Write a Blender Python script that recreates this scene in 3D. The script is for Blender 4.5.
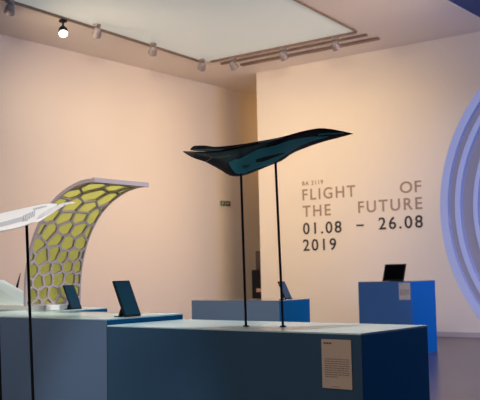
import bpy, bmesh, math, random
from mathutils import Vector, Matrix
random.seed(7)
S = bpy.context.scene
for o in list(bpy.data.objects): bpy.data.objects.remove(o)
COL = S.collection

# ------------------------------------------------------------------ camera, world, lights, exposure
EYE = 1.3
YAW, PITCH, ROLL, FPX = 0.6484, 0.079, -0.0208, 899.4
FW = Vector((-math.sin(YAW)*math.cos(PITCH), math.cos(YAW)*math.cos(PITCH), math.sin(PITCH)))
R0 = Vector((math.cos(YAW), math.sin(YAW), 0)); U0 = R0.cross(FW)
RT = R0*math.cos(ROLL) + U0*math.sin(ROLL); UP = -R0*math.sin(ROLL) + U0*math.cos(ROLL)
CAM = Vector((0, 0, EYE))
cd = bpy.data.cameras.new('camera'); cam = bpy.data.objects.new('camera', cd); COL.objects.link(cam)
m = Matrix((RT, UP, -FW)).transposed().to_4x4(); m.translation = CAM; cam.matrix_world = m
cd.sensor_width = 36; cd.lens = FPX/480*36; cd.clip_start = .05; cd.clip_end = 200
cd.dof.use_dof = True; cd.dof.focus_distance = 3.6; cd.dof.aperture_fstop = 11
S.camera = cam
S.view_settings.view_transform = 'Standard'; S.view_settings.look = 'None'
S.view_settings.exposure = 0; S.view_settings.gamma = 1; S.view_settings.use_curve_mapping = False
W = bpy.data.worlds.new('World'); S.world = W; W.use_nodes = True
W.node_tree.nodes['Background'].inputs[0].default_value = (.55, .6, .8, 1)
W.node_tree.nodes['Background'].inputs[1].default_value = .06

def light(name, kind, loc, energy, color, aim=None, **kw):
    l = bpy.data.lights.new(name, kind); l.energy = energy; l.color = color
    for k, v in kw.items(): setattr(l, k, v)
    o = bpy.data.objects.new(name, l); COL.objects.link(o); o.location = loc
    if aim is not None:
        o.rotation_euler = (Vector(aim)-Vector(loc)).to_track_quat('-Z', 'Y').to_euler()
    return o
WARM = (1, .715, .40)
# blue lights of the ring exhibit, a model spot, and added unseen fill lights
light('added_wall_fill', 'AREA', (-4.3, 12.0, 4.9), 82, WARM, (-13, 14.0, 2.6), size=2.4, size_y=.6, shape='RECTANGLE', spread=1.35)  # added fill without a fixture, brightens the left wall
light('added_wall_fill', 'AREA', (-11.0, 8.4, 5.0), 60, (1, .80, .55), (-10.6, 15.8, 3.2), size=2, size_y=.6, shape='RECTANGLE', spread=1.5)  # unseen fill added for the title wall
light('added_wall_fill', 'SPOT', (-5.6, 8.6, 5.2), 520, (1, .66, .34), (-13, 10.2, 1.0), spot_size=.75, spot_blend=1, shadow_soft_size=.3)  # extra fill put in to warm the low left wall
light('added_corridor_fill', 'POINT', (-11.9, 18.6, 4.6), 24, (1, .54, .19), shadow_soft_size=.15)  # no lamp seen here, added to warm the corridor gap
light('ring_stage_light', 'AREA', (.6, 12.4, 4.0), 260, (.28, .46, 1), (-4.5, 8.5, 1.6), size=2.0)
light('added_blue_fill', 'POINT', (-1.6, 13.0, 3.2), 120, (.40, .46, 1), shadow_soft_size=.3)  # unseen blue fill added to tint the title wall and ceiling
light('ring_front_light', 'AREA', (1.0, 4.8, 2.6), 80, (.40, .50, 1), (-2.0, 9.1, 1.9), size=1.0, spread=1.6)
light('added_front_fill', 'AREA', (-3.0, -2.5, 5.0), 178, (1, .85, .70), (-3.5, 4, 1.0), size=2.5)  # added fill for plinth fronts and models, no fixture modelled
light('added_middle_fill', 'AREA', (-2.2, 1.5, 5.2), 80, (1, .89, .77), (-5.2, 9, .3), size=2.0, spread=1.2)  # second added fill, for the plinth fronts further back
light('model_spot_light', 'SPOT', (-1.6, -.6, 5.4), 600, (1, .97, .95), (-2.5, 1.98, 1.52), spot_size=.22, spot_blend=.6, shadow_soft_size=.1)
light('added_plinth_fill', 'SPOT', (-2.2, 3.3, 5.5), 420, (.82, .97, 1), (-2.15, 2.9, 1.1), spot_size=.42, spot_blend=.6, shadow_soft_size=.15)  # added overhead to brighten the front plinth's top
light('added_arch_fill', 'SPOT', (4.0, 4.6, 3.3), 1500, (1, .93, .88), (-3.7, 3.45, 1.6), spot_size=.17, spot_blend=.6, shadow_soft_size=.1)  # added out of view at right to light the arch's open side
light('added_arch_back_fill', 'SPOT', (-5.4, 3.6, 5.4), 860, (1, .95, .82), (-3.65, 3.45, 1.6), spot_size=.30, spot_blend=.7, shadow_soft_size=.1)  # added behind the arch so that its infill glows through

# ------------------------------------------------------------------ helpers
def ray(px, py): return FW + RT*((px-240)/FPX) + UP*((200-py)/FPX)
def on(px, py, ax, v):            # point of the photograph on a wall, floor or shelf plane of the room
    d = ray(px, py); t = (v-CAM[ax])/d[ax]; return CAM + d*t
def at(px, py, depth): return CAM + ray(px, py)*depth

def mat(name, col, rough=.5, metal=0, spec=.5, emit=None, es=0, noise=0, nscale=8, bump=0, coat=0):
    M = bpy.data.materials.new(name); M.use_nodes = True
    nt = M.node_tree; b = nt.nodes['Principled BSDF']
    b.inputs['Base Color'].default_value = (*col, 1); b.inputs['Roughness'].default_value = rough
    b.inputs['Metallic'].default_value = metal; b.inputs['Specular IOR Level'].default_value = spec
    b.inputs['Coat Weight'].default_value = coat
    if emit: b.inputs['Emission Color'].default_value = (*emit, 1); b.inputs['Emission Strength'].default_value = es
    if noise or bump:
        tc = nt.nodes.new('ShaderNodeTexCoord'); n = nt.nodes.new('ShaderNodeTexNoise')
        n.inputs['Scale'].default_value = nscale; n.inputs['Detail'].default_value = 4
        nt.links.new(tc.outputs['Object'], n.inputs['Vector'])
        if noise:
            r = nt.nodes.new('ShaderNodeMapRange')
            r.inputs[3].default_value = 1-noise; r.inputs[4].default_value = 1+noise
            x = nt.nodes.new('ShaderNodeVectorMath'); x.operation = 'SCALE'; x.inputs[0].default_value = col
            nt.links.new(n.outputs[0], r.inputs[0]); nt.links.new(r.outputs[0], x.inputs['Scale'])
            nt.links.new(x.outputs[0], b.inputs['Base Color'])
        if bump:
            bp = nt.nodes.new('ShaderNodeBump'); bp.inputs['Strength'].default_value = bump; bp.inputs['Distance'].default_value = .01
            nt.links.new(n.outputs[0], bp.inputs['Height']); nt.links.new(bp.outputs[0], b.inputs['Normal'])
    return M

def box(bm, lo, hi, bev=0, M=None):
    vs = bmesh.ops.create_cube(bm, size=1)['verts']
    lo, hi = Vector(lo), Vector(hi)
    for v in vs: v.co = Vector([(lo[i]+hi[i])/2 + v.co[i]*(hi[i]-lo[i]) for i in range(3)])
    if bev:
        es = list({e for v in vs for e in v.link_edges})
        r = bmesh.ops.bevel(bm, geom=es, offset=bev, segments=2, profile=.5, affect='EDGES')
        vs = list({v for f in r['faces'] for v in f.verts} | {v for v in vs if v.is_valid})
    if M is not None: bmesh.ops.transform(bm, matrix=M, verts=[v for v in vs if v.is_valid])
def tube(bm, a, b, r0, r1=None, n=16):
    a, b = Vector(a), Vector(b); r1 = r0 if r1 is None else r1
    q = (b-a).to_track_quat('Z', 'Y'); rings = []
    for p, r in ((a, r0), (b, r1)):
        rings.append([bm.verts.new(p + q @ Vector((r*math.cos(2*math.pi*i/n), r*math.sin(2*math.pi*i/n), 0))) for i in range(n)])
    for i in range(n):
        j = (i+1) % n; bm.faces.new((rings[0][i], rings[0][j], rings[1][j], rings[1][i]))
    bm.faces.new(rings[0][::-1]); bm.faces.new(rings[1])
def prism(bm, pts, vec):
    a = [bm.verts.new(p) for p in pts]; b = [bm.verts.new(Vector(p)+Vector(vec)) for p in pts]
    n = len(pts); bm.faces.new(a[::-1]); bm.faces.new(b)
    for i in range(n): j = (i+1) % n; bm.faces.new((a[i], a[j], b[j], b[i]))
def obj(name, bm, M, parent=None, smooth=False, kind=None, label=None):
    bmesh.ops.recalc_face_normals(bm, faces=bm.faces)
    me = bpy.data.meshes.new(name); bm.to_mesh(me); bm.free()
    if M: me.materials.append(M)
    if smooth:
        for p in me.polygons: p.use_smooth = True
    o = bpy.data.objects.new(name, me); COL.objects.link(o)
    if parent is not None:
        o.parent = parent
        o.matrix_parent_inverse = Matrix.LocRotScale(parent.location, parent.rotation_euler, None).inverted() if not parent.get('local') else Matrix()
    if kind: o['kind'] = kind
    if label: o['label'] = label
    return o
def thing(name, label, cat, loc=(0, 0, 0), rz=0, group=None, local=False):
    o = bpy.data.objects.new(name, None); COL.objects.link(o); o.empty_display_size = .1
    o.location = loc; o.rotation_euler = (0, 0, rz); o['label'] = label; o['category'] = cat
    if group: o['group'] = group
    if local: o['local'] = 1
    return o
def tag(o, label, cat, group=None):
    o['label'] = label; o['category'] = cat
    if group: o['group'] = group
    return o
def quick(fn, *a, **k):
    bm = bmesh.new(); fn(bm, *a, **k); return bm
def copy_thing(t, loc, rz, label):
    r = t.copy(); COL.objects.link(r); r.location = loc; r.rotation_euler = (0, 0, rz); r['label'] = label
    for ch in t.children:
        c = ch.copy(); COL.objects.link(c); c.parent = r
        for g in ch.children:
            d = g.copy(); COL.objects.link(d); d.parent = c
    return r

# ------------------------------------------------------------------ materials
M_wall = mat('wall_paint', (.775, .69, .605), .75, noise=.02, nscale=1.2, bump=.03)
M_soffit = mat('ceiling_paint', (.90, .82, .75), .85, noise=.02, nscale=1.5)
M_panel = mat('lit_ceiling_film', (.7, .7, .68), .6, emit=(.82, .97, .88), es=.21)
M_rail = mat('bronze_rail', (.20, .13, .10), .5, .1)
M_lamp = mat('lamp_grey_metal', (.24, .20, .205), .5, .2)
M_dark = mat('black_plastic', (.006, .006, .008), .5, spec=.15)
M_black = mat('black_gloss', (.003, .004, .007), .25, spec=.14)
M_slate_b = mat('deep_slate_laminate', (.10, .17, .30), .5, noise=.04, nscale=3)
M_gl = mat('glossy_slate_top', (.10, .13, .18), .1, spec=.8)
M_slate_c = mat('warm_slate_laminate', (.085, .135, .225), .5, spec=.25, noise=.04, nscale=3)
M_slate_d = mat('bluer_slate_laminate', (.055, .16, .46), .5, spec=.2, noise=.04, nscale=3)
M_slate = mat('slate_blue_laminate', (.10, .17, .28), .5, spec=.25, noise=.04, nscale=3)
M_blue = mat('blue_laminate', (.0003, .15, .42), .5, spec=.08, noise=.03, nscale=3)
M_navy_f = mat('dark_slate_front', (.030, .078, .150), .5, spec=.25, noise=.06, nscale=3)  # front tone set darker than the adjoining plinth's
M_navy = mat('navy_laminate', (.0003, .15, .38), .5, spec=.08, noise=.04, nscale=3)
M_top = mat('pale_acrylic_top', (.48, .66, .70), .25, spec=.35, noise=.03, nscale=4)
M_card = mat('caption_card', (.50, .40, .34), .7)
M_card2 = mat('white_caption_card', (.55, .52, .55), .7)
M_ink = mat('faded_ink', (.24, .18, .155), .7)
M_redink = mat('dark_red_ink', (.16, .04, .035), .7)
M_teal = mat('teal_sheen_paint', (.002, .25, .30), .35, spec=.3)  # reflected teal put into the colour of the black model
M_olive = mat('olive_brown_paint', (.06, .045, .025), .45)
M_tan = mat('tan_edge_line', (.30, .20, .14), .5)
M_white = mat('white_model', (.86, .88, .90), .35)
M_rib = mat('grey_rib', (.50, .53, .58), .5)
M_lat = mat('mauve_lattice', (.42, .36, .40), .55, noise=.05, nscale=12)
M_glow = mat('lime_infill', (.36, .37, .10), .5, noise=.12, nscale=9)
_nt = M_glow.node_tree; _b = _nt.nodes['Principled BSDF']; _t = _nt.nodes.new('ShaderNodeBsdfTranslucent'); _t.inputs[0].default_value = (.73, .71, .36, 1)
_m = _nt.nodes.new('ShaderNodeMixShader'); _m.inputs[0].default_value = .7
_nt.links.new(_b.outputs[0], _m.inputs[1]); _nt.links.new(_t.outputs[0], _m.inputs[2]); _nt.links.new(_m.outputs[0], _nt.nodes['Material Output'].inputs[0])
M_tab = mat('teal_screen', (.003, .02, .03), .25, emit=(.0, .15, .27), es=.09)
M_off = mat('switched_off_screen', (.003, .003, .004), .9, spec=0)
M_tabdim = mat('slate_screen', (.030, .055, .095), .3)
M_ring = mat('ring_white', (.37, .42, .66), .5)
M_floor = None

# ------------------------------------------------------------------ setting
Z_C = 5.65; Y_T = 15.83; X_L = -13.0
def floor_mat():
    M = mat('oak_floor', (.16, .12, .12), .25, spec=.28); nt = M.node_tree; b = nt.nodes['Principled BSDF']
    tc = nt.nodes.new('ShaderNodeTexCoord'); mp = nt.nodes.new('ShaderNodeMapping')
    br = nt.nodes.new('ShaderNodeTexBrick'); br.inputs['Scale'].default_value = 1
    br.inputs['Brick Width'].default_value = 2.2; br.inputs['Row Height'].default_value = .16; br.inputs['Mortar Size'].default_value = .004
    br.inputs['Color1'].default_value = (.14, .10, .105, 1); br.inputs['Color2'].default_value = (.09, .066, .072, 1); br.inputs['Mortar'].default_value = (.04, .03, .035, 1)
    nt.links.new(tc.outputs['Object'], br.inputs['Vector']); nt.links.new(br.outputs[0], b.inputs['Base Color'])
    return M
def plain(name, lo, hi, M): return obj(name, quick(box, lo, hi), M, kind='structure')
plain('floor', (-14, -4, -.1), (8, 22, 0), floor_mat())
plain('ceiling', (-14, -4, Z_C), (8, 22, Z_C+.15), M_soffit)
plain('wall_left', (X_L-.2, -4, 0), (X_L, 22, Z_C), M_wall)
xc = on(258.5, 170, 1, Y_T).x
plain('wall_title', (xc, Y_T, 0), (8, Y_T+.3, Z_C), M_wall)
plain('wall_corridor', (X_L, 21, 0), (xc+4, 21.2, Z_C), M_wall)
plain('baseboard_title', (xc, Y_T-.018, 0), (8, Y_T, .09), mat('skirting_paint', (.45, .40, .42), .5))

# pale lit rectangle in the ceiling, its bronze trim, and the rails behind it
c = [(-11.62, 14.22), (-8.02, 14.22), (-7.35, 7.2), (-11.0, 6.0)]
lp = thing('ceiling_light_panel', 'large pale softly lit rectangle set in the ceiling', 'ceiling light', (-9.6, 10.5, Z_C))
bm = bmesh.new(); prism(bm, [(x, y, Z_C-.006) for x, y in c], (0, 0, .005)); obj('diffuser', bm, M_panel, lp)
def bar(bm, a, b, w, h, z):
    a, b = Vector((*a, z)), Vector((*b, z)); d = (b-a).normalized(); n = Vector((-d.y, d.x, 0))*w/2
    prism(bm, [a+n, b+n, b-n, a-n], (0, 0, h))
bm = bmesh.new(); bar(bm, c[1], c[2], .035, .03, Z_C-.032); obj('edge_trim', bm, M_rail, lp)
tl = thing('lighting_track', 'long thin bronze track along the left edge of the pale ceiling panel', 'light track', (-11.3, 10, Z_C), group=None)
bm = bmesh.new(); bar(bm, (-11.03, 6.0), (-11.66, 14.22), .05, .035, Z_C-.036); obj('rail', bm, M_rail, tl)
for i, (y, w, x1, x0, lab) in enumerate(((14.27, .035, -8.05, -11.5, 'thin bronze track running along the far edge of the pale ceiling panel'),
                     (14.56, .05, -7.99, -11.45, 'bronze track in the middle of the three by the title wall'),
                     (14.93, .10, -7.95, -11.2, 'wide brown track nearest the title wall of the three'))):
    t = thing('lighting_track', lab, 'light track', (-9.7, y, Z_C))
    bm = bmesh.new(); bar(bm, (x0, y), (x1, y), w, .04, Z_C-.041); obj('rail', bm, M_rail, t)
# dark blue ceiling panel over the ring
bp = thing('blue_ceiling_panel', 'dark blue glossy panel in the ceiling at the upper right', 'ceiling panel', (-4, 11, Z_C))
obj('panel', quick(box, (-5.93, 8, Z_C-.012), (-2.2, 15.3, Z_C-.002)), mat('deep_blue_film', (.008, .05, .22), .5, spec=.2), bp)
bm = bmesh.new(); box(bm, (-5.99, 7.9, Z_C-.02), (-5.93, 15.42, Z_C-.002)); box(bm, (-5.99, 15.3, Z_C-.02), (-2.2, 15.42, Z_C-.002)); obj('frame', bm, M_soffit, bp)

# track spotlights
M_lens = mat('lit_lens', (1, .9, .8), .3, emit=(1, .86, .66), es=5)
M_lens0 = mat('glass_lens', (.30, .29, .30), .2)
def lamp(loc, aim, label, lit=False, energy=0, color=WARM, size=1.9):
    t = thing('track_spotlight', label, 'spotlight', loc, group='spotlights on the ceiling tracks')
    L = Vector(loc); d = Vector(aim).normalized(); bm = bmesh.new()
    box(bm, L+Vector((-.05, -.05, -.05)), L+Vector((.05, .05, 0)), .008); obj('adapter', bm, M_dark if lit else M_lamp, t)
    hub = L+Vector((0, 0, -.19 if lit else -.14)); bm = bmesh.new(); tube(bm, L+Vector((0, 0, -.05)), hub, .018); obj('stem', bm, M_dark if lit else M_lamp, t)
    a = hub - d*.08; b = hub + d*.08
    bm = bmesh.new(); tube(bm, a, a+d*.05, .045, .072); tube(bm, a+d*.05, b, .072, .085); h = obj('head', bm, M_dark if lit else M_lamp, t)
    bm = bmesh.new(); tube(bm, b, b+d*.012, .074, .074); obj('lens', bm, M_lens if lit else M_lens0, h)
    if energy:
        light('spot_beam', 'SPOT', b+d*.05, energy, color, b+d*3, spot_size=size, spot_blend=1, shadow_soft_size=.12)
for (px, py), lab, lit in (((10, 0), 'grey track spotlight at the upper left corner of the photo', 0), ((63, 19.5), 'lit track spotlight with a glowing lens turned towards the viewer', 1),
                      ((97, 24), 'unlit grey track spotlight right after the glowing one', 0), ((153, 43), 'grey track spotlight next to last along the left track', 0),
                      ((202, 59), 'grey track spotlight at the far end of the left track', 0)):
    p = on(px, py, 2, Z_C-.036)
    lamp(p, (.48, -.36, -.80) if lit else (-.55, .25, -.72), lab, lit, 0 if lit else 16)
for (px, py), lab in (((233, 55), 'left of the three grey spotlights hanging from the track by the title wall'), ((283, 44.5), 'middle of the three grey spotlights hanging from the track by the title wall'),
                      ((335, 32.5), 'right of the three grey spotlights hanging from the track by the title wall')):
    p = on(px, py, 1, 14.27); p.z = Z_C-.041
    lamp(p, (.1, .55, -.72), lab, 0, 16)

# ------------------------------------------------------------------ lettering on the title wall
def word(name, txt, M, x0, x1, yb0, yb1, cap, parent):
    """txt on the title wall between two photograph x's, baseline yb0..yb1, cap height in photo px at its middle"""
    a = on(x0, yb0, 1, Y_T-.004); b = on(x1, yb1, 1, Y_T-.004)
    xm = (x0+x1)/2; ym = (yb0+yb1)/2
    h = on(xm, ym-cap, 1, Y_T).z - on(xm, ym, 1, Y_T).z
    cu = bpy.data.curves.new(name, 'FONT'); cu.body = txt; cu.extrude = .002; cu.offset = .012; cu.space_character = 1.25 if len(txt) > 2 else 1.1
    o = bpy.data.objects.new('tmp', cu); COL.objects.link(o)
    dg = bpy.context.evaluated_depsgraph_get(); dg.update()
    me = bpy.data.meshes.new_from_object(o.evaluated_get(dg)); bpy.data.objects.remove(o)
    xs = [v.co.x for v in me.vertices]; ys = [v.co.y for v in me.vertices]
    X0, X1 = min(xs), max(xs); H = .69 if txt != '-' else .69
    k = (b.x-a.x)/(X1-X0)
    for v in me.vertices:
        x, y, z = v.co; v.co = (a.x+(x-X0)*k, Y_T-.0035-z, (a.z+b.z)/2 + y/H*h)
    me.materials.append(M)
    bm = bmesh.new(); bm.from_mesh(me); bpy.data.meshes.remove(me); bmesh.ops.remove_doubles(bm, verts=bm.verts, dist=1e-5); left = set(bm.verts); isl = []
    while left:
        st = [left.pop()]; g = set(st)
        while st:
            for e in st.pop().link_edges:
                for v in e.verts:
                    if v in left: left.discard(v); g.add(v); st.append(v)
        isl.append(g)
    isl.sort(key=lambda g: sum(v.co.x for v in g)/len(g))
    for g, ch in zip(isl, txt.replace(' ', '')):
        nb = bmesh.new(); mp = {v: nb.verts.new(v.co) for v in g}
        for f in bm.faces:
            if f.verts[0] in g: nb.faces.new([mp[v] for v in f.verts])
        obj('digit' if ch.isdigit() else 'full_stop' if ch == '.' else 'letter', nb, M, parent)
    bm.free()
M_bronze = mat('bronze_vinyl', (.33, .225, .175), .6); M_inkv = mat('dark_vinyl', (.022, .018, .022), .6)
tt = thing('exhibition_title', 'large exhibition title and dates in vinyl letters on the far wall', 'wall lettering', (-8.9, Y_T, 2.3))
word('small_heading', 'BA 2119', M_bronze, 302.3, 323, 185.4, 184.2, 4.2, tt)
word('title_word', 'FLIGHT', M_bronze, 302.6, 355.5, 200.2, 196.3, 11, tt)
word('title_word', 'OF', M_bronze, 400, 421.3, 193.2, 191.6, 11.2, tt)
word('title_word', 'THE', M_bronze, 302.8, 330.7, 216.9, 215, 11, tt)
word('title_word', 'FUTURE', M_bronze, 358.3, 422.3, 213, 208.6, 11.6, tt)
word('date_text', '01.08', M_inkv, 303.2, 341.6, 234.6, 232, 11.3, tt)
bm = bmesh.new(); a = on(356.5, 226.4, 1, Y_T); b = on(363.8, 224.3, 1, Y_T)
box(bm, (a.x, Y_T-.004, a.z), (b.x, Y_T-.001, b.z)); obj('date_dash', bm, M_inkv, tt)
word('date_text', '26.08', M_inkv, 378.8, 423, 229.6, 227.2, 12, tt)
word('date_text', '2019', M_inkv, 303.2, 336.3, 251.3, 249.2, 11.3, tt)

# exit sign on the left wall
es = thing('exit_sign', 'small green exit sign on the left wall', 'sign', (X_L, 16.6, 2.9))
def wq(bm, px0, py0, px1, py1, off, th):
    a = on(px0, py0, 0, X_L); b = on(px1, py1, 0, X_L)
    box(bm, (X_L+off, a.y, b.z), (X_L+off+th, b.y, a.z))
M_green = mat('sign_green', (.015, .13, .045), .4); M_pict = mat('sign_white', (.75, .75, .7), .4)
bm = bmesh.new(); wq(bm, 219.3, 200.4, 230, 206.4, .001, .02); obj('backing', bm, mat('sign_edge', (.5, .45, .38), .5), es)
bm = bmesh.new(); wq(bm, 219.9, 200.9, 224.3, 205.8, .021, .004); g1 = obj('running_figure_panel', bm, M_green, es)
bm = bmesh.new(); wq(bm, 225.1, 201.1, 229.6, 206.1, .021, .004); g2 = obj('arrow_panel', bm, mat('sign_dark', (.05, .045, .025), .4), es)
bm = bmesh.new(); wq(bm, 221.6, 201.5, 222.3, 202.2, .025, .003); wq(bm, 221.2, 202.4, 222.6, 203.2, .025, .003); wq(bm, 222.3, 203.2, 223.2, 203.8, .025, .003); wq(bm, 221.0, 203.4, 221.6, 205, .025, .003)
obj('pictogram', bm, M_pict, g1)
bm = bmesh.new(); wq(bm, 226.6, 203.1, 228.8, 203.9, .025, .003); wq(bm, 226.1, 202.7, 226.8, 204.3, .025, .003); obj('arrow', bm, M_pict, g2)

# dark equipment in the corridor behind the title wall
yq = 16.5
eq = thing('equipment_cabinet', 'dark equipment cabinet half hidden behind the end of the title wall', 'cabinet', on(258, 330, 1, yq)*1)
a = on(251.3, 270, 1, yq); b = on(266, 270, 1, yq)
eq.location = ((a.x+b.x)/2, yq+.2, 0)
bm = bmesh.new(); box(bm, (a.x, yq, .08), (b.x, yq+.5, a.z), .02); obj('body', bm, M_dark, eq)
bm = bmesh.new(); box(bm, (a.x+.02, yq+.02, 0), (b.x-.02, yq+.48, .08)); obj('plinth_base', bm, M_dark, eq)
p = on(256.5, 288.5, 1, yq); q = on(262, 292, 1, yq)
bm = bmesh.new(); box(bm, (p.x, yq-.01, q.z), (q.x, yq, p.z)); obj('notice_plate', bm, mat('pink_plate', (.5, .3, .25), .6), eq)
p = on(256.5, 251, 1, yq+.2)
bm = bmesh.new(); box(bm, (p.x, yq+.15, a.z), (p.x+.22, yq+.3, p.z), .02); obj('column', bm, mat('dark_brown', (.05, .03, .025), .5), eq)

# ------------------------------------------------------------------ plinths
def plinth(label, x, y, rz, w, d, h, Mf, Ms, Mt=None):
    t = thing('display_plinth', label, 'plinth', (x-w/2*math.cos(rz)-d/2*math.sin(rz)*0, y-w/2*math.sin(rz), 0), rz, local=True)
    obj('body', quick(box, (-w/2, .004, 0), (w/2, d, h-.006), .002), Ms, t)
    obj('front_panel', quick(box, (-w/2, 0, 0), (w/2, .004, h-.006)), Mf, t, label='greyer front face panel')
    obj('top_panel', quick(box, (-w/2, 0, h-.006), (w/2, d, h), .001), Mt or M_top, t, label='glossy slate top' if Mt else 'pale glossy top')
    return t
def lp2w(t, p): return Matrix.LocRotScale(t.location, t.rotation_euler, None) @ Vector(p)
HA, HB, HC, HD = 1.0833, 1.11, 1.0833, 1.098
RZA = -.0386
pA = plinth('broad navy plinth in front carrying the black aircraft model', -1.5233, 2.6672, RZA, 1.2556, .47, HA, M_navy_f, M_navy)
xB = -1.5233-1.2596*math.cos(RZA); yB = 2.6672-1.2596*math.sin(RZA)
pB = plinth('slate plinth at left adjoining the broad navy plinth', xB, yB, RZA, 1.25, .475, HB, M_slate_b, mat('mid_blue_laminate', (.0003, .078, .21), .5, spec=.08, noise=.03, nscale=3))
e0 = on(52, 310.5, 2, HB); e1 = on(109, 308, 2, HB)
pE = plinth('slate plinth carrying the lime lattice arch', -3.70, 3.28, 0, 1.2, .34, HB, M_slate, mat('mid_blue_laminate', (.0003, .078, .21), .5, spec=.08, noise=.03, nscale=3))
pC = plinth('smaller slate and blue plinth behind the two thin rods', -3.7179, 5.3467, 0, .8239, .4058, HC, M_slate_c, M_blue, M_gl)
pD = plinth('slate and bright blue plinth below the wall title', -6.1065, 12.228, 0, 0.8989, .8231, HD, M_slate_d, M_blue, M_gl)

def caption(t, x0, x1, z0, z1, M, ink, lines, head):
    c = obj('caption_card', quick(box, (x0, -.004, z0), (x1, -.0005, z1), .0005), M, t, label='printed caption card')
    w, h = x1-x0, z1-z0; r = random.Random(3); bm = bmesh.new()
    for i in range(lines):
        zc = z0+h*(.60-i*.045); x = x0+w*.1; xe = x1-w*(.08 if i < lines-1 else .45)
        while x < xe:
            l = w*r.uniform(.05, .14); l = min(l, xe-x)
            box(bm, (x, -.0046, zc-h*.010), (x+l, -.0038, zc+h*.010)); x += l+w*.022
    obj('paragraph', bm, ink, c)
    bm = bmesh.new(); box(bm, (x0+w*.3, -.0046, z0+h*.035), (x0+w*.6, -.0038, z0+h*.045)); obj('footer_line', bm, ink, c)
    bm = bmesh.new()
    for i in range(3): box(bm, (x0+w*(.08+i*.095), -.0046, z0+h*.905), (x0+w*(.155+i*.095), -.0038, z0+h*.94))
    obj('heading_line', bm, head, c)
def local_front(t, px, py):    # photo point on a plinth's front face, in the plinth's frame
    Mi = Matrix.LocRotScale(t.location, t.rotation_euler, None).inverted()
    o_ = Mi @ CAM; d = Mi.to_3x3() @ ray(px, py); k = -o_.y/d.y; return o_+d*k
a = local_front(pA, 321.8, 339.1); b = local_front(pA, 353, 390)
caption(pA, a.x, b.x, b.z, a.z, M_card, M_ink, 9, M_redink)
a = local_front(pD, 398.8, 282.8); b = local_front(pD, 410.6, 299.8)
caption(pD, a.x, b.x, b.z, a.z, M_card2, M_ink, 8, M_ink)

# ------------------------------------------------------------------ tablets
def tablet(label, w, h, loc, rz, lean, Ms, stand=True):
    """screen facing its local -Y, leaning back by lean"""
    t = thing('tablet_display', label, 'tablet', loc, rz, local=True)
    th = max(.006, w*.09) if w < .2 else .014; Rm = Matrix.Translation((0, 0, th*math.sin(lean)+.0006)) @ Matrix.Rotation(-lean, 4, 'X')
    bm = bmesh.new(); box(bm, (-w/2, 0, 0), (w/2, th, h), th*.3, Rm); c = obj('casing', bm, M_dark, t)
    bm = bmesh.new(); e = w*.07; box(bm, (-w/2+e, -.0012, e), (w/2-e, .0006, h-e), 0, Rm); obj('screen', bm, Ms, c)
    if stand:
        bm = bmesh.new(); y0 = th*math.cos(lean); top = h*.5
        pts = [Rm @ Vector((-w*.12, th, top)), Rm @ Vector((-w*.12, th, top*.8)), Vector((-w*.12, h*.42, 0.001)), Vector((-w*.12, h*.50, 0.001))]
        prism(bm, pts, (w*.24, 0, 0)); obj('stand', bm, M_dark, t)
        bm = bmesh.new(); box(bm, (-w*.3, h*.30, 0), (w*.3, h*.52, .004), .001); obj('foot', bm, M_dark, t)
    return t
# on the adjoining plinth and the arch plinth: portrait, facing +X
p = on(132, 317.2, 2, HB); tablet('teal screened tablet on the slate plinth that adjoins the navy one', 0.100, .172, (p.x-.006, p.y+.014, HB), math.pi/2+RZA, .44, M_tab)
tablet('teal screened tablet standing in front of the lime lattice arch', .080, .145, (-3.712, 3.40, HB), math.pi/2, .46, M_tab)
p = on(286, 299.8, 2, HC); tablet('slate blue tablet on the plinth behind the thin rods', .078, .15, (-3.765, 5.545, HC), math.pi/2-.1, .50, M_tabdim)
p = on(395, 280, 2, HC)
tablet('black laptop like screen on the plinth below the wall title', .365, .28, (-6.54, 12.48, HD), .0, .40, M_off)

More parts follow.
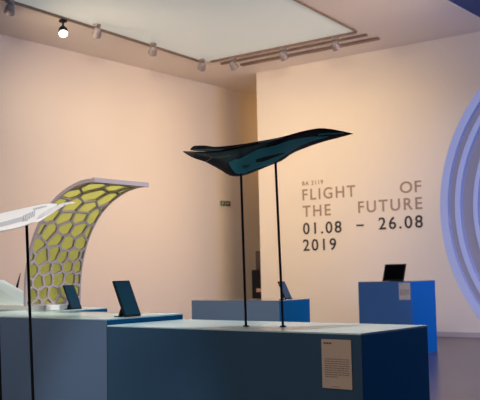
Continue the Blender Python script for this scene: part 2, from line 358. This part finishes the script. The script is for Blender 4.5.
# ------------------------------------------------------------------ lofted aircraft models
def interp(pts, x):
    if x <= pts[0][0]: return pts[0][1]
    for i in range(len(pts)-1):
        if x <= pts[i+1][0]:
            x0, y0 = pts[i]; x1, y1 = pts[i+1]
            ym = pts[i-1] if i > 0 else pts[i]; yp = pts[i+2] if i+2 < len(pts) else pts[i+1]
            m0 = (y1-ym[1])/max(1e-6, x1-ym[0]); m1 = (yp[1]-y0)/max(1e-6, yp[0]-x0)
            s = (y1-y0)/(x1-x0) if x1 > x0 else 0
            lim = lambda m: 0 if m*s <= 0 else math.copysign(min(abs(m), 3*abs(s)), s)
            m0, m1 = lim(m0), lim(m1); h = x1-x0; t = (x-x0)/h
            return (2*t**3-3*t*t+1)*y0+(t**3-2*t*t+t)*h*m0+(-2*t**3+3*t*t)*y1+(t**3-t*t)*h*m1
    return pts[-1][1]
class Loft:
    """a blended wing: sections along the span, lens profile, near edge up so that its underside shows"""
    def __init__(s, top, bot, depth, chord, thick): s.top, s.bot, s.depth, s.chord, s.thick = top, bot, depth, chord, thick
    def P(s, x, a, off=0):
        T, B = interp(s.top, x), interp(s.bot, x); B = max(B, T+.15); mid, hf = (T+B)/2, (B-T)/2
        ch, th = interp(s.chord, x), interp(s.thick, x)
        sa = math.sin(a); sa = math.copysign(abs(sa)**1.2, sa)
        return at(x, mid-hf*math.cos(a), interp(s.depth, x) - ch*math.cos(a) - th*sa - off)
    def hull(s, x0, x1, n=60, k=20):
        bm = bmesh.new(); R = []
        for i in range(n+1):
            x = x0+(x1-x0)*(.5-.5*math.cos(math.pi*i/n)); R.append([bm.verts.new(s.P(x, 2*math.pi*j/k)) for j in range(k)])
        for i in range(n):
            for j in range(k):
                l = (j+1) % k; bm.faces.new((R[i][j], R[i][l], R[i+1][l], R[i+1][j]))
        bm.faces.new(R[0]); bm.faces.new(R[-1][::-1]); return bm
    def ang(s, x, y):
        T, B = interp(s.top, x), interp(s.bot, x); B = max(B, T+.15)
        c = ((T+B)/2-y)/((B-T)/2); return math.acos(max(-.985, min(.985, c)))
    def patch(s, up, lo, off=.0012, n=30, k=6):
        x0, x1 = up[0][0], up[-1][0]; bm = bmesh.new(); G = []
        for i in range(n+1):
            x = x0+(x1-x0)*i/n; a0, a1 = s.ang(x, interp(up, x)), s.ang(x, interp(lo, x)); a1 = max(a1, a0+.004)
            G.append([bm.verts.new(s.P(x, a0+(a1-a0)*j/k, off)) for j in range(k+1)])
        for i in range(n):
            for j in range(k): bm.faces.new((G[i][j], G[i+1][j], G[i+1][j+1], G[i][j+1]))
        return bm
    def line(s, pts, r, off=.0008):
        bm = bmesh.new(); P = [s.P(x, s.ang(x, y), off) for x, y in pts]
        for a, b in zip(P, P[1:]): tube(bm, a, b, r, n=8)
        return bm
am = thing('aircraft_model', 'glossy black flying wing model with painted teal sheen below, on two thin rods', 'aircraft model', (-2.07, 2.89, HA))
D = [(183, 3.60), (240, 3.54), (280, 3.50), (353, 3.62)]
main = Loft([(183, 151.2), (190, 151.4), (200, 151.6), (212, 151.2), (225, 149.4), (240, 145.6), (262, 141), (285, 136), (300, 131.8), (310, 129.6), (320, 128.2), (331, 129), (343, 131.3), (353, 133.4)],
            [(183, 151.9), (187, 154.6), (195, 158.6), (205, 161.8), (213, 166), (222, 171), (228, 175), (237, 176.5), (248, 174.3), (258, 170.4), (270, 165.6), (283, 160.2), (290, 154.8), (300, 150), (320, 142.8), (340, 137.4), (353, 133.9)],
            D, [(183, .004), (205, .05), (237, .12), (270, .11), (310, .07), (340, .03), (353, .003)], [(183, .002), (215, .018), (245, .03), (290, .022), (330, .009), (353, .0015)])
hull = obj('hull', main.hull(183, 353), M_black, am, smooth=True)
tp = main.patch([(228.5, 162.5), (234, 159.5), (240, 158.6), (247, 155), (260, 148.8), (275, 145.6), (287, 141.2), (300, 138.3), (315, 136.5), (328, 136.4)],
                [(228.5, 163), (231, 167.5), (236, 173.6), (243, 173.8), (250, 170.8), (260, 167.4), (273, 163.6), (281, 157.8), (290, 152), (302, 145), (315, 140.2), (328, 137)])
panel = obj('underside_sheen', tp, M_teal, hull, smooth=True, label='teal sheen painted on the underside')  # teal reflection on the glossy hull, painted in as a patch
obj('intake_slot', main.patch([(256, 159.3), (266, 156.6), (276, 154.2), (285, 152.6)], [(256, 162.2), (263, 161.6), (272, 158.4), (285, 153.2)], .0022), M_dark, hull, smooth=True, label='dark intake slot')
obj('hatch', main.patch([(241.5, 166.2), (245.5, 164.8), (249.5, 165)], [(241.5, 167), (245.5, 168.4), (249.5, 166.6)], .0020), mat('dark_teal', (.002, .022, .04), .3), hull, smooth=True)
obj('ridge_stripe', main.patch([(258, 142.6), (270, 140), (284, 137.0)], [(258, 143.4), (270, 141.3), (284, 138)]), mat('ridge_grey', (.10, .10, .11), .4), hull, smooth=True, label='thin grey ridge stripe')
obj('wing_stripe', main.patch([(318, 134.2), (330, 132.8), (344, 132.6)], [(318, 135.4), (330, 134.4), (344, 133.4)], .0012), M_teal, hull, smooth=True, label='thin teal stripe')
obj('tail_tip', main.patch([(183.6, 151.2), (188, 151.6), (194, 152.8)], [(183.6, 151.8), (187, 153.6), (194, 156.6)]), M_olive, hull, smooth=True, label='olive brown tip')
obj('seam_line', main.line([(185, 151.7), (193, 152.6), (203, 155), (212, 157.4), (208, 160.5), (205.2, 161.6)], .0011), M_tan, hull, label='fine tan seam')
obj('seam_line', main.line([(204, 153.4), (212, 157.4), (222, 156.8), (230, 155.6)], .0007), M_tan, hull, label='fine tan seam')
fin = Loft([(190.3, 149.4), (191.5, 147.6), (194.7, 145.7), (204, 145.5), (215, 146.8), (240, 144.3), (262, 140.6), (284, 136.6)],
           [(190.3, 149.9), (192, 150.4), (200, 151.2), (225, 152), (262, 147), (284, 138)],
           [(190, 3.66), (240, 3.60), (284, 3.54)], [(190, .003), (205, .04), (284, .02)], [(190, .002), (205, .008), (284, .006)])
fo = obj('rear_wing', fin.hull(190.3, 284), M_black, am, smooth=True)
obj('edge_stripe', fin.patch([(192, 148.9), (200, 148.9), (225, 149.3)], [(192, 149.8), (200, 150.3), (225, 150.6)]), M_teal, fo, smooth=True, label='teal stripe')
for (fx, fy), (tx, ty), dp in (((246, 326.2), (241, 173.5), 3.545), ((283, 326.4), (275.5, 162), 3.50)):
    a = on(fx, fy, 2, HA+.002); b = at(tx, ty, dp)
    bm = bmesh.new(); tube(bm, a, b, .0049); r = obj('support_rod', bm, M_dark, am, smooth=False)
    bm = bmesh.new(); tube(bm, a-Vector((0, 0, .0015)), a+Vector((0, 0, .003)), .012, n=20); obj('rod_collar', bm, M_dark, r)

# white model on rods that stand on the floor in front of the adjoining plinth
wm = thing('aircraft_model', 'white slatted wing model on thin black rods at the left edge', 'aircraft model', (-2.75, 2.05, 0))
DW = [(-85, 3.0), (30, 3.12), (76, 3.2)]
wb = Loft([(-85, 236), (-60, 229), (-30, 221.5), (0, 213.4), (20, 208.8), (40, 204.5), (50, 203.4), (57, 204)],
          [(-85, 237), (-60, 243), (-30, 239), (0, 232), (15, 229), (28, 225), (38, 219.6), (50, 211), (57, 205)],
          DW, [(-85, -.003), (-30, -.10), (28, -.09), (57, -.004)], [(-85, .002), (-30, .03), (28, .022), (57, .003)])
wh = obj('hull', wb.hull(-85, 57), M_white, wm, smooth=True)
obj('slot', wb.patch([(33, 208.6), (40, 206.6), (47, 205.6)], [(33, 210.4), (40, 208.6), (47, 206.6)]), M_rib, wh, label='grey slot')
obj('lower_band', wb.patch([(-60, 234), (0, 222.5), (24, 216)], [(-60, 238), (0, 227), (24, 220.6)]), M_rib, wh, smooth=True, label='grey lower band')
for i in range(6):
    x = 24+i*2.1; obj('rib', wb.line([(x, 215.5-i*.9), (x-.8, 218), (x-1.2, 221.5-i*.5)], .0028), M_rib, wh)
ww = Loft([(28, 219.5), (40, 213.5), (52, 207.6), (62, 203.4), (70, 202), (75.5, 202.4)], [(28, 222.5), (38, 222), (47, 216.6), (56, 210.8), (66, 205), (75.5, 203)],
          [(28, 3.0), (76, 3.10)], [(28, -.02), (50, -.05), (76, -.004)], [(28, .006), (50, .008), (76, .002)])
wwo = obj('wing_blade', ww.hull(28, 75.5, 40), M_white, wm, smooth=True)
for k in range(3):
    obj('rib', ww.line([(37+k, 219-k*1.6), (48, 213.6-k*1.7), (58, 208.6-k*1.5), (65, 205.6-k)], .0014), M_rib, wwo)
for (x0, y0), (x1, y1), d0 in (((26.6, 223), (33, 400), 3.10), ((-4.5, 231), (.6, 400), 3.06)):
    b = at(x0, y0, d0); lean = at(x1, y1, d0)-b; k = b.z/(b.z-at(x1, y1, d0).z); a = b+lean*k; a.z = .012
    bm = bmesh.new(); tube(bm, a, b, .005); r = obj('support_rod', bm, M_dark, wm)
    bm = bmesh.new(); tube(bm, (a.x, a.y, 0), (a.x, a.y, .012), .03, n=24); obj('rod_base', bm, M_dark, r)

# ------------------------------------------------------------------ lime lattice arch on the far left plinth
ZS = HB+.028
sl = thing('lattice_arch', 'curved lattice arch of lime green cells at left', 'arch model', (-4.0, 3.45, HB))
xr = -3.84
bm = bmesh.new(); box(bm, (-4.85, 3.285, HB), (-3.795, 3.505, ZS), .003); tag(obj('base_board', bm, mat('white_board', (.82, .90, .90), .4)), 'thin white board under the lime lattice arch', 'base board')
Yf, Yb = on(24, 303, 0, xr).y, on(79, 303, 0, xr).y
prof = [on(px, py, 1, Yf) for px, py in ((24, 303), (24.6, 280), (27.5, 258), (32, 240), (38.5, 223), (47, 208), (58, 195.5), (70, 186.5), (82, 181), (93, 179))]
prof[0].z = ZS
PR = [(p.x, p.z) for p in prof]
cum = [0]
for a, b in zip(PR, PR[1:]): cum.append(cum[-1]+math.hypot(b[0]-a[0], b[1]-a[1]))
LEN = cum[-1]; WID = Yb-Yf
sx = [(s, p[0]) for s, p in zip(cum, PR)]; sz = [(s, p[1]) for s, p in zip(cum, PR)]
def surf(u, s, off=0):     # u across (m), s along the arc (m), off towards the open side
    s = max(0, min(LEN, s)); e = 2e-3
    x, z = interp(sx, s), interp(sz, s)
    dx = interp(sx, min(LEN, s+e))-interp(sx, max(0, s-e)); dz = interp(sz, min(LEN, s+e))-interp(sz, max(0, s-e)); l = math.hypot(dx, dz) or 1
    return Vector((x+dz/l*off, Yf+u, z-dx/l*off))
rg = random.Random(21); seeds = []
def cellh(s): return .078+.095*(s/LEN)**2
s = 0.0; row = 0
while s < LEN+.05:
    h = cellh(s); ncol = 5 if s < LEN*.35 else (4 if s < LEN*.6 else 3)
    for i in range(ncol+1):
        u = (i+(.5 if row % 2 else 0)+rg.uniform(-.2, .2))*WID/ncol
        seeds.append((u, s+rg.uniform(-.22, .22)*h))
    s += h*.86; row += 1
def clip(poly, nx, ny, c):
    out = []
    for i in range(len(poly)):
        a, b = poly[i], poly[(i+1) % len(poly)]; da, db = nx*a[0]+ny*a[1]-c, nx*b[0]+ny*b[1]-c
        if da <= 0: out.append(a)
        if da*db < 0: t = da/(da-db); out.append((a[0]+(b[0]-a[0])*t, a[1]+(b[1]-a[1])*t))
    return out
cells = []
for i, (u, v) in enumerate(seeds):
    poly = [(0, 0), (WID, 0), (WID, LEN), (0, LEN)]
    for j, (a, b) in enumerate(seeds):
        if i == j: continue
        nx, ny = a-u, b-v
        if nx*nx+ny*ny > .16: continue
        poly = clip(poly, nx, ny, (a*a+b*b-u*u-v*v)/2)
        if len(poly) < 3: break
    if len(poly) >= 3: cells.append(poly)
TH = .015
bm = bmesh.new()
for poly in cells:
    q = []                                              # refine edges
    for a, b in zip(poly, poly[1:]+poly[:1]):
        l = math.hypot(b[0]-a[0], b[1]-a[1]); n = max(1, int(l/.02))
        q += [(a[0]+(b[0]-a[0])*k/n, a[1]+(b[1]-a[1])*k/n) for k in range(n)]
    if len(q) < 3: continue
    inn = list(poly); mg = .0056
    area = sum(a[0]*b[1]-b[0]*a[1] for a, b in zip(poly, poly[1:]+poly[:1]))
    for a, b in zip(poly, poly[1:]+poly[:1]):
        dx, dy = b[0]-a[0], b[1]-a[1]; l = math.hypot(dx, dy)
        if l < 1e-6: continue
        sg = 1 if area > 0 else -1; nx, ny = dy/l*sg, -dx/l*sg
        edge = (abs(a[0]) < 1e-6 and abs(b[0]) < 1e-6) or (abs(a[0]-WID) < 1e-6 and abs(b[0]-WID) < 1e-6) or (abs(a[1]) < 1e-6 and abs(b[1]) < 1e-6) or (abs(a[1]-LEN) < 1e-6 and abs(b[1]-LEN) < 1e-6)
        inn = clip(inn, nx, ny, nx*a[0]+ny*a[1]-(mg*1.5 if edge else mg))
        if len(inn) < 3: break
    for k in ():                                    # round the corners
        if len(inn) < 3: break
        r = []
        for a, b in zip(inn, inn[1:]+inn[:1]):
            r += [(a[0]*.75+b[0]*.25, a[1]*.75+b[1]*.25), (a[0]*.25+b[0]*.75, a[1]*.25+b[1]*.75)]
        inn = r
    fr = [bm.verts.new(surf(x, y, TH)) for x, y in q]
    if len(inn) < 3:
        bm.faces.new(fr); continue
    cx = sum(p[0] for p in inn)/len(inn); cy = sum(p[1] for p in inn)/len(inn)
    an = lambda p: math.atan2(p[1]-cy, p[0]-cx)
    # hole ring sampled at the outer points' directions
    def hit(p):
        dx, dy = p[0]-cx, p[1]-cy; best = None
        for a, b in zip(inn, inn[1:]+inn[:1]):
            ex, ey = b[0]-a[0], b[1]-a[1]; den = dx*ey-dy*ex
            if abs(den) < 1e-12: continue
            t = ((a[0]-cx)*ey-(a[1]-cy)*ex)/den; w = ((a[0]-cx)*dy-(a[1]-cy)*dx)/den
            if t > 0 and -1e-6 <= w <= 1+1e-6 and (best is None or t < best): best = t
        t = min(best or .5, .98); return (cx+dx*t, cy+dy*t)
    q2 = []
    hs = [hit(p) for p in q]
    f2 = [bm.verts.new(surf(x, y, TH)) for x, y in hs]; b2 = [bm.verts.new(surf(x, y, 0.001)) for x, y in hs]
    n = len(q)
    for i in range(n):
        j = (i+1) % n
        bm.faces.new((fr[i], fr[j], f2[j], f2[i])); bm.faces.new((f2[i], f2[j], b2[j], b2[i]))
# outer rim and back face
N = 60
for u, sg in ((0, 1), (WID, -1)):
    for i in range(N):
        s0, s1 = LEN*i/N, LEN*(i+1)/N
        bm.faces.new([bm.verts.new(surf(u, s0, -.004)), bm.verts.new(surf(u, s1, -.004)), bm.verts.new(surf(u, s1, TH)), bm.verts.new(surf(u, s0, TH))])
for s0 in (0, LEN):
    bm.faces.new([bm.verts.new(surf(0, s0, -.004)), bm.verts.new(surf(WID, s0, -.004)), bm.verts.new(surf(WID, s0, TH)), bm.verts.new(surf(0, s0, TH))])
obj('lattice_frame', bm, M_lat, sl)
bm = bmesh.new(); G = [[bm.verts.new(surf(WID*k, LEN*i/N, 0)) for k in (0, 1)] for i in range(N+1)]
H2 = [[bm.verts.new(surf(WID*k, LEN*i/N, -.004)) for k in (0, 1)] for i in range(N+1)]
for i in range(N):
    bm.faces.new((G[i][0], G[i][1], G[i+1][1], G[i+1][0])); bm.faces.new((H2[i][0], H2[i+1][0], H2[i+1][1], H2[i][1]))
obj('infill_sheet', bm, M_glow, sl, smooth=True, label='lime green infill')
bm = bmesh.new()
a0 = surf(-.004, LEN, TH+.002); a1 = surf(WID+.004, LEN, TH+.002); c0 = surf(-.004, LEN, -.006); tng = (surf(0, LEN)-surf(0, LEN-.01)).normalized()*.012
prism(bm, [a0, a1, a1+tng, a0+tng], c0-a0); obj('top_rail', bm, M_lat, sl)

# pale mound and slim dark rod left of the arch
mo = thing('landscape_mound', 'pale teal sloping mound on the white base at the left edge', 'mound model', (-4.5, 3.35, ZS))
bm = bmesh.new(); ym = 3.36; a = on(-14, 280.5, 1, ym); b = on(24, 303, 1, ym); f_ = on(5, 291.8, 1, ym)
prism(bm, [(-4.84, ym, ZS), (b.x, ym, ZS), (f_.x, ym, f_.z), (a.x, ym, a.z), (-4.84, ym, a.z)], (0, .13, 0)); obj('mound', bm, mat('pale_teal_plaster', (.68, .84, .85), .5), mo)
sk = thing('tapered_stick', 'slim dark tapered stick leaning beside the lattice arch', 'stick')
bm = bmesh.new(); ys = 3.535; a = on(15.2, 296, 1, ys); b = on(20.4, 273, 1, ys)
sk.location = a
tube(bm, a+Vector((0,0,.008)), b, .010, .002, 10); obj('stick', bm, M_dark, sk)

# ------------------------------------------------------------------ nested rings at right
foot = on(647, 402, 2, 0); RC = Vector((foot.x-.105, foot.y, 0)); R1 = 1.90
ra = thing('ring_arch', 'huge pale blue stepped ring standing upright at the right edge', 'ring installation', (RC.x, RC.y, 0))
def hoop(bm, ro, ri, y0, y1, zc, n=128):
    V = []
    for i in range(n):
        a = 2*math.pi*i/n; cx, sz_ = math.cos(a), math.sin(a)
        V.append([bm.verts.new((RC.x+r*cx, y, zc+r*sz_)) for r, y in ((ro, y0), (ri, y0), (ri, y1), (ro, y1))])
    for i in range(n):
        j = (i+1) % n
        for k in range(4):
            l = (k+1) % 4; bm.faces.new((V[i][k], V[i][l], V[j][l], V[j][k]))
ZR = R1
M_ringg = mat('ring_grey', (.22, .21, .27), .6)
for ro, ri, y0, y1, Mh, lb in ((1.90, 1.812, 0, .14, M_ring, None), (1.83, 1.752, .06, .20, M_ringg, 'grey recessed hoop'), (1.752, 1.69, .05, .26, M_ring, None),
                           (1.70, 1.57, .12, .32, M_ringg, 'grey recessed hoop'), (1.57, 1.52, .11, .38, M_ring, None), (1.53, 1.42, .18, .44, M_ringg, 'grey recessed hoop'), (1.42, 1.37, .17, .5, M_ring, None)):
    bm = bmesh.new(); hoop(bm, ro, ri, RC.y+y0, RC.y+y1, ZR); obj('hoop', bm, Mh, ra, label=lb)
bm = bmesh.new(); box(bm, (RC.x-.5, RC.y, 0), (RC.x+.5, RC.y+.6, .06), .01); obj('foot_block', bm, M_ring, ra)
